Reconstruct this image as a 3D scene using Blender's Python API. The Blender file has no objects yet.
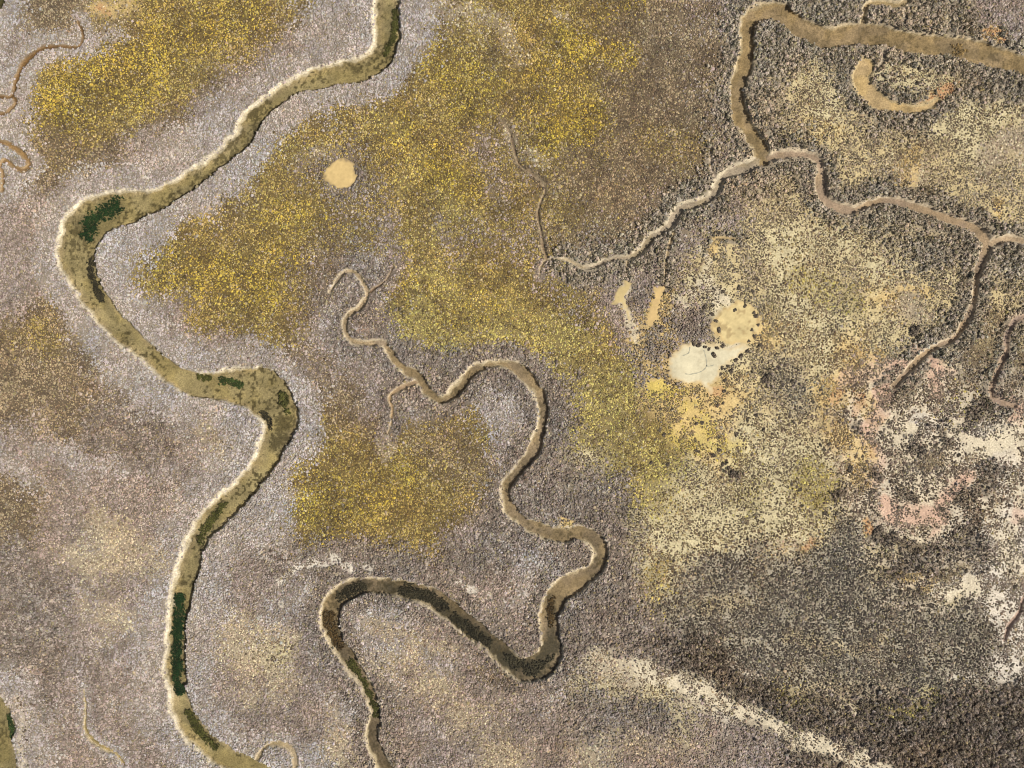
import bpy, math, random
import numpy as np

random.seed(7)
rng = np.random.default_rng(11)
S = 0.2                      # metres per pixel of the photograph at ground level
CU, CV = 512.0, 384.0


def X(u):
    return (np.asarray(u, dtype=np.float64) - CU) * S


def Y(v):
    return (CV - np.asarray(v, dtype=np.float64)) * S


scene = bpy.context.scene
col = scene.collection

def sample(A, x, y):
    i = np.clip(np.round((x - GX0) / GS).astype(int), 0, NX - 1)
    j = np.clip(np.round((y - GY0) / GS).astype(int), 0, NY - 1)
    return A[i, j]


# ------------------------------------------------------------------ light, sky, camera
SUN_EL = math.radians(46)
SUN_DIR = np.array([0.93, -0.37])            # horizontal direction towards the sun (x right, y up)
SUN_DIR /= np.linalg.norm(SUN_DIR)
world = bpy.data.worlds.new("World")
scene.world = world
world.use_nodes = True
nt = world.node_tree
nt.nodes.clear()
sky = nt.nodes.new("ShaderNodeTexSky")
sky.sky_type = 'NISHITA'
sky.sun_disc = False
sky.sun_elevation = SUN_EL
sky.sun_rotation = math.atan2(SUN_DIR[0], SUN_DIR[1])
sky.air_density = 1.0
sky.dust_density = 4.0
bg = nt.nodes.new("ShaderNodeBackground")
bg.inputs[1].default_value = 0.06
wo = nt.nodes.new("ShaderNodeOutputWorld")
nt.links.new(sky.outputs[0], bg.inputs[0])
nt.links.new(bg.outputs[0], wo.inputs[0])

sd = bpy.data.lights.new("sun", 'SUN')
sd.energy = 4.5
sd.angle = math.radians(0.5)
sd.color = (1.0, 0.955, 0.88)
sun = bpy.data.objects.new("sun", sd)
col.objects.link(sun)
from mathutils import Vector
to_sun = Vector((SUN_DIR[0] * math.cos(SUN_EL), SUN_DIR[1] * math.cos(SUN_EL), math.sin(SUN_EL)))
sun.rotation_euler = to_sun.to_track_quat('Z', 'Y').to_euler()
sun.location = (60, -30, 80)

cd = bpy.data.cameras.new("camera")
cam = bpy.data.objects.new("camera", cd)
col.objects.link(cam)
H = 150.0
cam.location = (0, 0, H)
cam.rotation_euler = (0, 0, 0)
cd.sensor_width = 36
cd.lens = 36 * H / (1024 * S)
cd.clip_end = 9000
cd.clip_start = 1
scene.camera = cam
scene.view_settings.view_transform = 'Standard'
scene.view_settings.look = 'None'
scene.view_settings.exposure = 0.45
scene.view_settings.gamma = 1
scene.view_settings.use_curve_mapping = False
scene.render.resolution_x, scene.render.resolution_y = 1024, 768
scene.cycles.pixel_filter_type = 'BLACKMAN_HARRIS'
scene.cycles.filter_width = 1.05

K = 1.72          # what a flat sunlit surface of albedo 1 shows, linear


def lin(c):
    c = np.asarray(c, dtype=np.float64) / 255.0
    return np.where(c <= 0.04045, c / 12.92, ((c + 0.055) / 1.055) ** 2.4)


# ------------------------------------------------------------------ noise
def vnoise(x, y, scale, seed):
    r = np.random.default_rng(seed)
    n = 512
    tab = r.random((n, n)).astype(np.float32)
    fx = x / scale + 91.7 + seed * 3.13
    fy = y / scale + 47.3 + seed * 7.77
    ix = np.floor(fx).astype(np.int64)
    iy = np.floor(fy).astype(np.int64)
    tx = (fx - ix).astype(np.float32)
    ty = (fy - iy).astype(np.float32)
    tx = tx * tx * (3 - 2 * tx)
    ty = ty * ty * (3 - 2 * ty)
    a = tab[ix % n, iy % n]; b = tab[(ix + 1) % n, iy % n]
    c = tab[ix % n, (iy + 1) % n]; d = tab[(ix + 1) % n, (iy + 1) % n]
    return (a * (1 - tx) + b * tx) * (1 - ty) + (c * (1 - tx) + d * tx) * ty


def fbm(x, y, scale, seed, octaves=3):
    out = 0; amp = 1; tot = 0
    for o in range(octaves):
        out = out + amp * vnoise(x, y, scale / 2 ** o, seed + o * 17)
        tot += amp
        amp *= 0.55
    return out / tot


def sstep(a, b, x):
    t = np.clip((x - a) / (b - a), 0, 1)
    return t * t * (3 - 2 * t)


# ------------------------------------------------------------------ creeks: (u, v, half width) in photo pixels
CREEKS = {}


def creek(name, pts, depth, bed, bank, fringe, fw, water, label):
    CREEKS[name] = dict(pts=np.array(pts, float), depth=depth, bed=bed, bank=bank, fringe=fringe, fw=fw * S, water=water, label=label)


creek('A', [(388,-60,13),(386,-10,15),(386,25,15),(384,48,14),(367,65,13),(342,73,12),(317,78,11),(294,86,10),(275,98,10),(259,112,10),(248,126,11),(239,140,11),(222,155,10),(205,168,10),(185,184,10),(165,195,11),(145,203,14),(118,208,18),(95,216,21),(79,233,21),(75,256,20),(84,278,16),(95,300,14),(106,316,13),(118,327,12),(132,341,12),(146,353,11),(162,367,11),(178,378,11),(197,386,12),(215,385,15),(235,385,19),(258,390,23),(273,404,22),(280,424,18),(272,443,15),(264,462,13),(250,480,13),(235,496,13),(218,512,14),(205,527,13),(194,545,13),(187,566,13),(182,590,12),(177,615,11),(174,645,11),(174,675,11),(179,702,11),(188,724,12),(203,742,12),(220,755,12),(240,764,10),(262,772,9),(290,785,9),(330,800,9)],
      0.8, (188, 169, 124), (222, 209, 182), 'g', 25, -0.48, 'broad olive water of the long creek winding down the left side')
creek('B', [(330,292,2.2),(338,279,2.7),(347,271,2.7),(356,273,2.7),(363,283,3.1),(367,294,3.1),(360,307,3.6),(350,313,3.6),(345,322,3.6),(346,333,3.6),(353,341,3.6),(366,343,3.6),(382,343,3.6),(389,351,4.5),(396,363,4.5),(405,370,5.4),(416,375,5.4),(424,386,5.4),(434,397,5.4),(442,400,6.3),(453,393,6.3),(463,382,6.3),(472,372,6.3),(484,366,6.3),(500,363,6.3),(514,367,6.8),(528,377,6.8),(539,394,6.8),(543,412,6.8),(540,432,6.8),(532,452,6.8),(519,470,6.8),(509,480,6.8),(505,492,6.3),(508,506,6.3),(518,518,6.3),(530,526,7.2),(548,532,7.2),(565,535,8.1),(582,534,8.1),(594,541,9.0),(599,553,9.0),(597,565,9.0),(588,574,9.9),(574,582,10.8),(560,592,11.7),(552,605,10.8),(548,620,9.9),(551,636,9.9),(553,650,11.7),(545,664,13.5),(530,669,13.5),(515,666,11.7),(503,655,10.8),(490,644,9.9),(475,632,9.9),(460,620,10.8),(445,607,10.8),(428,597,9.9),(410,591,9.0),(390,587,9.0),(365,586,9.0),(346,591,9.9),(333,602,10.8),(328,618,10.8),(332,634,9.9),(340,650,9.0),(350,663,9.0),(360,678,8.1),(370,697,7.2),(375,715,7.2),(372,730,6.8),(374,745,7.2),(382,762,8.1),(392,785,8.1),(400,830,8.1)],
      0.7, (166, 146, 114), (204, 188, 158), 'l', 15, -0.46, 'tan shallow water of the middle creek curling in two tight bends')
creek('B1', [(393,266,1.4),(386,280,1.8),(374,289,2.1),(368,294,2.1)], .3, (122,100,76), (158,140,116), 'l', 8, None, '')
creek('B2', [(386,437,1.5),(391,424,1.9),(392,408,2.2),(390,397,2.6),(397,390,3.0),(410,384,3.0),(420,381,3.0)], .3, (175,148,110), (195,175,142), 'l', 10, None, '')
creek('C', [(1090,75,11),(1024,63,11),(1000,57,11),(970,49,11),(940,45,11),(910,42,11),(885,36,11),(862,33,11),(840,36,11),(818,35,11),(800,26,10),(785,15,10),(772,11,9),(757,14,9),(748,26,9),(747,44,9),(746,62,9),(740,78,9),(737,95,9),(740,114,9),(750,132,9),(760,148,10),(764,158,10)],
      0.65, (176, 153, 114), (192, 174, 140), 'c', 16, -0.42, 'brown water of the upper right creek, widest of the dark shrub banks')
creek('C2', [(764,156,7.6),(750,166,6.8),(735,170,6.0),(722,178,6.0),(714,193,6.0),(704,201,5.1),(690,204,5.1),(679,209,5.1),(673,220,5.1),(664,230,5.1),(652,237,5.1),(644,247,5.1),(633,256,4.2),(620,258,3.4),(605,261,3.0),(595,266,3.4),(583,267,3.4),(574,263,3.4),(566,259,2.5),(555,259,2.1),(547,259,2.1)],
      0.6, (178, 160, 128), (204, 190, 162), 'c', 15, None, '')
creek('C3', [(547,259,2.8),(544,248,2.6),(541,230,2.4),(538,214,2.4),(541,202,2.4),(545,188,2.4),(532,173,2.2),(520,165,2),(514,148,1.8),(510,132,1.4),(500,118,1)], .35, (142,120,90), (165,148,118), 'b', 3, None, '')
creek('C3b', [(547,259,2),(541,266,2),(540,275,1.5)], .25, (185,165,130), (190,170,138), 'h', 6, None, '')
creek('C4', [(764,158,7.6),(780,155,6.0),(800,153,6.0),(814,157,6.0),(821,168,6.0),(820,182,6.0),(824,196,6.0),(835,206,6.0),(851,210,6.0),(868,204,5.5),(885,200,5.5),(902,202,5.5),(925,210,5.5),(948,218,5.5),(968,225,6.0),(981,234,6.0),(988,244,6.0),(984,256,5.1),(977,275,4.7),(975,296,4.2),(970,313,4.2),(961,330,4.2),(951,340,4.2),(938,346,4.2),(925,354,4.2),(915,364,4.2),(905,374,3.4),(894,386,3.4)],
      0.55, (172, 148, 116), (206, 188, 158), 'c', 14, None, '')
creek('C4b', [(988,244,5.1),(1001,240,5.1),(1012,238,5.1),(1024,241,5.1),(1060,250,5.1)], .5, (172,150,120), (200,182,152), 'c', 12, None, '')
creek('C5', [(1080,310,3.5),(1024,317,3.5),(1013,324,3.1),(1007,336,3.1),(1006,352,3.1),(998,370,2.8),(993,383,2.8),(992,397,2.8),(1001,402,2.8),(1014,406,3.5)], .4, (172, 148, 124), (186, 162, 138), 'c', 8, None, '')
creek('C6', [(862,33,4.8),(864,22,4.4),(865,10,4.0),(871,2,4.0),(882,2,4.0),(895,4,4.0),(905,2,4.0),(910,-8,4.0),(915,-40,4.0)], .5, (172,150,108), (204,186,150), 'c', 12, None, '')
creek('OX', [(866,66,8),(861,76,9),(863,88,9),(872,97,9),(886,104,7),(902,108,6),(915,109,5),(928,106,5),(938,100,4)], .3, (192,164,112), (198,176,132), 'c', 15, None, '')
creek('OX2', [(884,50,2.2),(884,60,2),(880,66,2)], .3, (178,162,138), (178,162,138), 'c', 8, None, '')
creek('D', [(-60,95,2.0),(0,97,2.0),(12,95,2.0),(16,80,2.0),(22,66,2.3),(32,55,2.3),(44,48,2.3),(58,46,2.0),(74,47,2.0),(81,44,2.0),(83,34,1.6),(78,22,1.3)], .4, (124,94,56), (152,126,92), 'g', 12, None, '')
creek('D2', [(-60,118,2.6),(0,114,2.6),(10,109,2.3),(16,102,2.3),(12,96,2.0)], .4, (126,96,58), (152,126,92), 'g', 12, None, '')
creek('D3', [(-60,140,3.0),(0,142,3.0),(12,147,3.0),(23,155,3.4),(29,164,3.4),(22,170,3.0),(12,165,3.0),(5,160,2.6),(0,165,2.6),(3,176,2.2),(2,190,1.9)], .4, (148,118,76), (172,146,108), 'g', 13, None, '')
creek('E', [(-60,700,14),(-16,704,15),(-3,720,17),(-4,745,18),(1,768,18),(8,820,18)], .8, (166,150,108), (218,206,180), 'g', 22, -0.48, 'olive pool bend cut off by the lower left corner')
creek('E2', [(-25,40,14),(-11,-2,15),(3,-50,15)], .8, (120,112,70), (200,186,160), 'g', 22, -0.48, 'olive pool edge cut off by the upper left corner')
creek('F', [(84,690,1.2),(86,712,1.5),(85,727,1.9),(91,738,2.2),(102,747,2.2),(116,754,2.0),(124,764,1.5)], .25, (168,146,92), (205,188,150), 'g', 6, None, '')
creek('G', [(256,762,3.0),(262,751,3.0),(269,745,3.0),(280,744,3.0),(290,748,3.0),(295,758,3.0),(294,785,3.0)], .3, (176,156,118), (200,182,150), 'g', 10, None, '')
creek('I', [(1060,560,3.0),(1026,596,3.0),(1020,612,2.6),(1010,625,2.6),(1005,640,2.2)], .4, (188, 162, 142), (194, 170, 150), 's', 4, None, '')
creek('J1', [(628,258,1.8),(626,272,1.5),(625,284,1.4)], .35, (196,174,130), (200,178,140), 'c', 6, None, '')
creek('J2', [(674,233,1.8),(668,250,1.5),(666,268,1.4),(665,282,1.4)], .35, (176,154,118), (190,168,130), 'c', 8, None, '')
creek('J3', [(711,140,1.3),(711,158,1.4),(712,170,1.5),(718,180,2.1)], .3, (184,166,138), (194,176,150), 'c', 8, None, '')
creek('J4', [(738,240,0.8),(718,238,1.3),(708,250,1.4)], .2, (190,166,118), (190,166,120), 'c', 4, None, '')
creek('J5', [(806,130,1.0),(807,142,1.4),(808,153,1.8)], .3, (170,150,120), (180,162,134), 'c', 6, None, '')
NAMES = list(CREEKS)

creek('K1', [(533,172,1.2),(536,160,1),(534,150,.8)], .2, (150,128,98), (165,148,118), 'b', 2, None, '')
creek('K2', [(592,265,1.6),(598,274,1.3),(600,284,1)], .3, (160,142,112), (180,160,128), 'c', 4, None, '')
creek('K3', [(606,261,1.6),(612,252,1.3),(611,243,1)], .3, (160,142,112), (180,160,128), 'c', 4, None, '')
creek('K4', [(652,237,1.8),(641,228,1.5),(630,226,1)], .3, (160,142,112), (180,160,128), 'c', 4, None, '')
creek('K5', [(690,204,1.8),(700,215,1.5),(704,226,1)], .3, (160,142,112), (180,160,128), 'c', 4, None, '')
creek('K6', [(915,356,2.2),(900,362,2),(884,362,1.7),(868,360,1.3)], .25, (206,176,150), (206,178,152), 'k', 3, None, '')
creek('K7', [(973,287,1.8),(962,284,1.4),(952,286,1)], .25, (200,176,140), (200,178,146), 'n', 3, None, '')
creek('K8', [(933,349,1.6),(935,362,1.5),(934,378,1.2)], .25, (206,176,152), (206,178,152), 'k', 3, None, '')
creek('K9', [(331,292,1.8),(322,297,1.3),(315,306,1)], .2, (160,140,110), (176,158,130), 'l', 3, None, '')
creek('L1', [(387,437,1.6),(384,447,1.2),(388,456,.9)], .2, (165,142,105), (180,160,124), 'h', 3, None, '')
creek('L2', [(393,266,1.6),(397,255,1.3),(392,240,1)], .2, (140,122,102), (150,134,114), 'l', 3, None, '')
creek('L3', [(84,690,1.2),(82,676,1),(85,664,.8)], .2, (168,148,104), (190,172,138), 'h', 3, None, '')
creek('L4', [(78,22,1.4),(72,14,1.1),(74,4,.9)], .2, (160,132,92), (176,154,116), 'h', 3, None, '')
creek('L5', [(910,42,1.6),(912,30,1.4),(922,22,1)], .3, (150,132,104), (170,150,122), 'c', 4, None, '')
creek('L6', [(838,208,1.5),(830,220,1.3),(832,232,1)], .3, (150,132,104), (170,150,122), 'c', 4, None, '')

# fine field on a 0.2 m grid
GX0, GX1, GY0, GY1, GS = -114.0, 114.0, -88.0, 88.0, 0.2
gx = np.arange(GX0, GX1 + 1e-6, GS)
gy = np.arange(GY0, GY1 + 1e-6, GS)
NX, NY = len(gx), len(gy)
FMAX = 10.0
F = np.full((NX, NY), FMAX)
ID = np.full((NX, NY), -1, np.int32)
HW = np.ones((NX, NY))


def catmull(P, step):
    out = []
    n = len(P)
    for i in range(n - 1):
        p0 = P[max(i - 1, 0)]; p1 = P[i]; p2 = P[i + 1]; p3 = P[min(i + 2, n - 1)]
        m = max(2, int(np.hypot(*(p2 - p1)[:2]) / step))
        for k in range(m):
            t = k / m
            out.append(0.5 * ((2 * p1) + (-p0 + p2) * t + (2 * p0 - 5 * p1 + 4 * p2 - p3) * t * t + (-p0 + 3 * p1 - 3 * p2 + p3) * t ** 3))
    out.append(P[-1])
    return np.array(out)


for ci, nm in enumerate(NAMES):
    c = CREEKS[nm]
    P = catmull(c['pts'], 2.5)
    x, y, w = X(P[:, 0]), Y(P[:, 1]), P[:, 2] * S
    c['dense'] = np.stack([x, y, w], 1)
    for i in range(len(P) - 1):
        m = FMAX + max(w[i], w[i + 1])
        i0 = int(np.clip((min(x[i], x[i + 1]) - m - GX0) / GS, 0, NX)); i1 = int(np.clip((max(x[i], x[i + 1]) + m - GX0) / GS + 2, 0, NX))
        j0 = int(np.clip((min(y[i], y[i + 1]) - m - GY0) / GS, 0, NY)); j1 = int(np.clip((max(y[i], y[i + 1]) + m - GY0) / GS + 2, 0, NY))
        if i1 <= i0 or j1 <= j0:
            continue
        px = gx[i0:i1, None]; py = gy[None, j0:j1]
        dx, dy = x[i + 1] - x[i], y[i + 1] - y[i]
        L = dx * dx + dy * dy + 1e-12
        t = np.clip(((px - x[i]) * dx + (py - y[i]) * dy) / L, 0, 1)
        ww = w[i] + (w[i + 1] - w[i]) * t
        f = np.hypot(px - x[i] - t * dx, py - y[i] - t * dy) - ww
        sub = F[i0:i1, j0:j1]
        k = f < sub
        sub[k] = f[k]
        ID[i0:i1, j0:j1][k] = ci
        HW[i0:i1, j0:j1][k] = ww[k]
GXX, GYY = np.meshgrid(gx, gy, indexing='ij')
dFx, dFy = np.gradient(F, GS)
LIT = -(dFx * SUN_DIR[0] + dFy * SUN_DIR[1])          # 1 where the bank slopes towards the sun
wob = np.clip(HW / 1.6, 0.36, 1.0)
F = F + wob * ((fbm(GXX, GYY, 3.4, 5) - 0.5) * 1.25 + (fbm(GXX, GYY, 0.8, 9, 2) - 0.5) * 0.6)
DEPTH = np.array([CREEKS[n]['depth'] for n in NAMES] + [0])[ID]
depth = np.minimum(DEPTH, 0.12 + HW * 0.55)
BW = np.array([{'A': .44, 'E': .62, 'E2': .62, 'B': .46}.get(n, .4) for n in NAMES] + [0.5])[ID]
uneven = .35 + 1.3 * fbm(GXX, GYY, 4.5, 15, 3)
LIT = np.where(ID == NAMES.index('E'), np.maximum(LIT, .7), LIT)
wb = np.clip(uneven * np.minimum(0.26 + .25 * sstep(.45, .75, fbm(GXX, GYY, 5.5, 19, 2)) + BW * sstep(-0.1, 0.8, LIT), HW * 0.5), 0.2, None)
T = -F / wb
inside = (F < 0) & (ID >= 0)


# ------------------------------------------------------------------ pans of bare mud
def poly_dist(px, py, poly):
    """signed distance, negative inside"""
    d = np.full(px.shape, 1e9)
    ins = np.zeros(px.shape, bool)
    n = len(poly)
    for i in range(n):
        ax, ay = poly[i]; bx, by = poly[(i + 1) % n]
        ex, ey = bx - ax, by - ay
        t = np.clip(((px - ax) * ex + (py - ay) * ey) / (ex * ex + ey * ey), 0, 1)
        d = np.minimum(d, np.hypot(px - ax - t * ex, py - ay - t * ey))
        cond = ((ay > py) != (by > py)) & (px < (bx - ax) * (py - ay) / (by - ay + 1e-12) + ax)
        ins ^= cond
    return np.where(ins, -d, d)


def v7(pts):
    return [(512 + a / 3.0, 256 + b / 3.0) for a, b in pts]


PANS = [
    ('round', [(341 + 16.5 * math.cos(a) * (1 + .06 * math.sin(3 * a)), 174 + 15.5 * math.sin(a)) for a in np.linspace(0, 2 * math.pi, 24, endpoint=False)],
     (228, 198, 136), 'round tan mud pan ringed by dark brown growth between yellow patches'),
    ('white', v7([(468,338),(480,303),(508,268),(545,260),(585,268),(618,262),(640,277),(655,275),(690,262),(712,275),(682,308),(650,325),(628,338),(610,370),(590,385),(600,410),(580,397),(565,377),(530,385),(500,375),(480,360)]),
     (233, 222, 186), 'cream salt pan with thin drainage lines right of centre'),
    ('ochre', v7([(598,205),(628,165),(680,138),(715,150),(738,190),(735,230),(715,262),(690,256),(655,268),(625,255),(610,230)]),
     (229, 207, 150), 'ochre yellow mud pan touching the cream salt pan'),
    ('strip', v7([(428,122),(442,90),(453,96),(441,140),(428,185),(418,200),(410,180)]),
     (226, 194, 134), 'narrow orange mud strip running up from the creek head'),
    ('strip2', v7([(322,112),(345,76),(356,84),(346,110),(338,128),(352,165),(362,195),(350,200),(336,160),(326,138),(302,142)]),
     (224, 200, 142), 'narrow pale forked mud strip below the small gully'),
]
GU = GXX / S + CU
GV = CV - GYY / S
PAN = np.full((NX, NY), 1e9)
rag = (fbm(GXX, GYY, 1.6, 31) - 0.5) * 9 + (vnoise(GXX, GYY, 0.5, 37) - 0.5) * 3
for nm, poly, c, lab in PANS:
    us = [p[0] for p in poly]; vs = [p[1] for p in poly]
    i0 = int((X(min(us) - 20) - GX0) / GS); i1 = int((X(max(us) + 20) - GX0) / GS)
    j0 = int((Y(max(vs) + 20) - GY0) / GS); j1 = int((Y(min(vs) - 20) - GY0) / GS)
    d = poly_dist(GU[i0:i1, j0:j1], GV[i0:i1, j0:j1], poly) + rag[i0:i1, j0:j1] * (0.8 if nm == 'round' else 0.8) - (0 if nm == 'round' else 2.0)
    PAN[i0:i1, j0:j1] = np.minimum(PAN[i0:i1, j0:j1], d)

# ------------------------------------------------------------------ plant communities
#        soil            plants (colour, share)                                                     cover  r     h    clump
ZONES = {
    'g': ((160,148,132), [((187,178,171),.42),((173,163,156),.35),((150,139,131),.23)], .93, .185, .12, ('b', .95, .52, .13)),
    'h': ((142,128,112), [((180,164,152),.36),((158,142,131),.40),((124,109,99),.24)],   .92, .185, .13, ('b', .95, .55, .13)),
    'l': ((130,117,104), [((166,153,140),.36),((141,128,116),.38),((104,92,82),.26)],   .92, .19, .15, ('b', 1.1, .62, .20)),
    'b': ((116,100,78),  [((168,149,116),.34),((133,115,88),.40),((92,78,62),.26)],     .88, .175, .15, None),
    'y': ((120,102,58),   [((196,172,74),.34),((162,140,66),.34),((114,97,52),.20),((85,71,45),.14)], .88, .175, .16, None),
    'w': ((122,104,64),  [((180,159,92),.34),((147,127,72),.40),((98,82,52),.26)],    .88, .175, .15, None),
    'o': ((156,140,92),  [((202,185,108),.38),((164,148,84),.34),((106,92,58),.28)],    .86, .175, .15, None),
    'p': ((217,203,160), [((124,109,84),.46),((94,81,65),.30),((172,155,114),.24)],     .72, .18, .13, None),
    't': ((210,190,142), [((130,116,92),.46),((98,86,68),.28),((164,149,124),.26)],     .76, .19, .14, None),
    'd': ((178,168,146), [((90,81,70),.36),((108,98,84),.30),((70,63,55),.20),((156,144,122),.14)], .90, .21, .19, None),
    'e': ((98,85,70),    [((154,138,120),.36),((124,110,94),.38),((88,77,64),.26)],    .93, .20, .22, ('b', 1.35, .78, .45)),
    's': ((226,215,196), [((118,106,93),.55),((142,129,113),.45)],                       .64, .20, .14, None),
    'k': ((218,182,156), [((122,107,92),.60),((150,132,113),.40)],                       .60, .20, .14, None),
    'q': ((224,194,132), [((126,109,80),.60),((170,145,95),.40)],                       .58, .20, .15, None),
    'c': ((150,138,119), [((146,134,115),.36),((170,156,136),.30),((102,93,74),.34)],   .88, .21, .20, ('b', 1.35, .76, .42)),
    'n': ((176,160,134),  [((204,189,156),.36),((174,157,132),.38),((130,113,94),.26)],  .84, .18, .13, None),
}
ZONES['r'] = ((206,158,114), [((128,95,68),.60),((156,118,82),.40)], .50, .18, .13, None)
ZONES['x'] = ((226,212,182), [((158,142,116),.45),((112,98,82),.55)], .40, .18, .13, None)
ZONES['v'] = ((227,212,186), [((122,108,92),.50),((94,82,70),.36),((168,150,126),.14)], .66, .21, .18, None)
ZONES['m'] = ((218,194,104), [((126,111,76),.50),((190,168,88),.50)], .58, .20, .15, None)
ACCENT = [(150,137,88), (186,168,134), (108,91,66), (160,149,138), (128,116,92)]
ZK = list(ZONES)
ZI = {k: i for i, k in enumerate(ZK)}
GRID = [
    [0,3,3,15,4,4,4,5, 3,0,0,0,0,0,15,5, 5,5,3,3,3,1,1,14, 14,14,14,14,14,14,1,1],
    [1,0,0,0,5,4,5,3, 1,0,0,0,0,0,5,3, 5,4,4,5,3,3,1,14, 14,14,14,14,14,14,15,1],
    [0,5,4,4,4,5,3,1, 0,0,0,1,0,5,5,4, 5,4,5,3,3,1,1,14, 8,8,8,14,8,8,14,14],
    [0,4,4,5,3,3,1,0, 0,0,5,3,5,5,4,3, 3,4,5,3,3,3,1,14, 8,7,8,14,14,8,7,8],
    [0,3,3,3,1,0,0,0, 0,5,2,5,4,4,3,1, 5,4,4,3,3,3,1,14, 8,8,8,8,8,8,7,15],
    [0,3,0,0,0,0,0,0, 5,2,2,2,5,4,5,3, 1,5,3,3,3,3,1,14, 8,14,8,8,15,8,8,8],
    [1,1,0,0,0,0,0,3, 5,5,1,2,5,3,5,5, 1,5,5,3,1,3,1,8, 8,8,14,14,8,8,8,8],
    [1,1,0,0,0,5,5,5, 4,5,2,2,6,6,1,1, 1,3,1,3,1,1,8,8, 7,7,7,8,14,14,14,8],
    [1,1,0,0,5,15,4,4, 4,1,0,0,1,6,5,5, 6,1,3,1,1,8,8,8, 7,7,8,7,8,8,8,14],
    [1,5,0,0,0,1,5,5, 5,1,0,2,6,5,5,5, 6,5,1,1,13,1,7,8, 7,7,8,13,15,8,8,8],
    [5,5,0,0,0,0,1,1, 5,1,0,1,2,6,6,6, 6,6,6,1,13,1,8,13, 7,7,13,8,8,8,8,8],
    [3,3,3,0,0,0,0,1, 0,1,1,1,2,2,2,2, 2,6,6,6,2,13,7,8, 8,7,8,8,8,8,3,3],
    [3,3,1,1,0,0,0,0, 0,0,3,1,1,0,0,0, 0,2,6,6,13,13,13,8, 8,8,13,13,8,6,6,3],
    [1,1,2,2,1,0,1,0, 0,0,3,3,3,3,1,0, 0,2,6,3,5,13,7,7, 7,8,3,8,8,11,8,8],
    [0,1,0,1,1,1,0,0, 0,0,5,5,5,3,3,1, 0,2,7,6,6,6,7,7, 7,7,15,15,8,8,11,11],
    [3,1,1,1,1,1,0,0, 0,15,4,4,5,5,3,0, 2,2,2,6,6,7,7,6, 7,6,8,15,8,8,15,9],
    [3,1,1,15,1,1,0,0, 0,5,4,5,5,5,1,2, 1,1,1,2,7,7,7,7, 7,7,9,15,8,10,11,11],
    [2,1,15,15,1,0,0,1, 2,2,2,2,2,2,2,2, 0,2,2,2,7,7,7,9, 15,9,9,8,10,3,10,11],
    [2,2,1,1,1,0,0,1, 1,0,1,0,1,1,1,1, 0,1,2,2,6,8,9,9, 9,9,9,8,15,8,11,11],
    [2,2,1,15,0,0,0,15, 0,1,0,0,0,1,0,1, 1,1,2,2,2,9,9,9, 9,9,9,9,9,9,9,11],
    [2,2,1,1,0,0,0,15, 7,1,0,0,15,0,1,2, 1,2,2,2,2,10,10,9, 9,9,9,9,9,9,9,9],
    [0,2,1,1,0,0,1,1, 15,1,1,0,1,15,1,1, 1,0,7,7,7,2,10,10, 6,8,8,9,9,9,9,11],
    [0,0,1,1,0,0,0,1, 1,1,0,0,1,1,15,1, 1,1,2,2,2,7,11,10, 10,8,15,6,10,10,10,10],
    [0,0,1,1,1,1,0,0, 0,0,15,1,1,1,1,15, 15,1,15,1,1,1,1,1, 1,10,10,10,10,10,10,10],
]
ONE = np.zeros((24, 32, len(ZK)), np.float32)
for j, r in enumerate(GRID):
    for i, zi in enumerate(r):
        ONE[j, i, zi] = 1

# larger stands with their own outline: zone, outline, strength
POLYS = [
    ('w', [(431,-30),(431,50),(406,77),(356,100),(306,117),(256,170),(200,213),(160,247),(143,262),(167,290),(207,323),(262,338),(300,345),(308,300),(322,262),(388,248),(400,330),(425,345),(470,345),(520,338),(560,365),(585,390),(605,425),(628,480),(645,470),(625,350),(600,290),(560,275),(585,240),(600,150),(635,70),(650,-30)], .72),
    ('b', [(600,-30),(722,-30),(724,140),(702,195),(640,243),(560,250),(545,200),(560,140),(600,100)], .7),
    ('b', [(640,20),(715,10),(722,90),(650,110),(630,60)], .5),
    ('o', [(400,250),(430,250),(530,300),(600,330),(640,400),(640,470),(605,440),(578,380),(540,340),(470,343),(425,343),(405,325)], .55),
    ('w', [(316,395),(350,425),(385,440),(400,430),(440,408),(475,402),(497,432),(490,500),(470,525),(380,532),(288,530),(289,503),(303,470),(313,443)], .85),
    ('w', [(85,-30),(330,-30),(311,0),(276,37),(256,50),(220,72),(185,100),(147,125),(100,137),(75,150),(60,165),(45,160),(28,140),(32,110),(42,85),(58,60),(88,52),(125,40),(110,28),(95,20)], .75),
    ('b', [(-10,310),(40,300),(55,310),(75,340),(90,370),(125,390),(160,430),(170,460),(120,470),(60,440),(30,430),(-10,425)], .6),
    ('l', [(565,470),(625,480),(640,580),(690,650),(640,657),(570,655),(560,620),(600,590),(615,550),(600,520)], .8),
    ('l', [(570,690),(640,690),(680,710),(650,725),(590,715)], .7),
    ('p', [(640,490),(700,445),(800,500),(830,540),(760,560),(690,560),(645,595)], .65),
    ('d', [(650,590),(700,562),(780,550),(860,540),(900,575),(960,600),(1000,625),(985,665),(900,682),(840,692),(760,667),(700,640)], .9),
    ('e', [(680,640),(740,667),(800,692),(900,690),(1060,680),(1060,800),(900,800),(850,755),(790,725),(740,700),(690,670)], .82),
    ('v', [(830,440),(870,385),(940,360),(1060,400),(1060,535),(985,520),(960,552),(880,535),(850,510)], .8),
]
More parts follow.
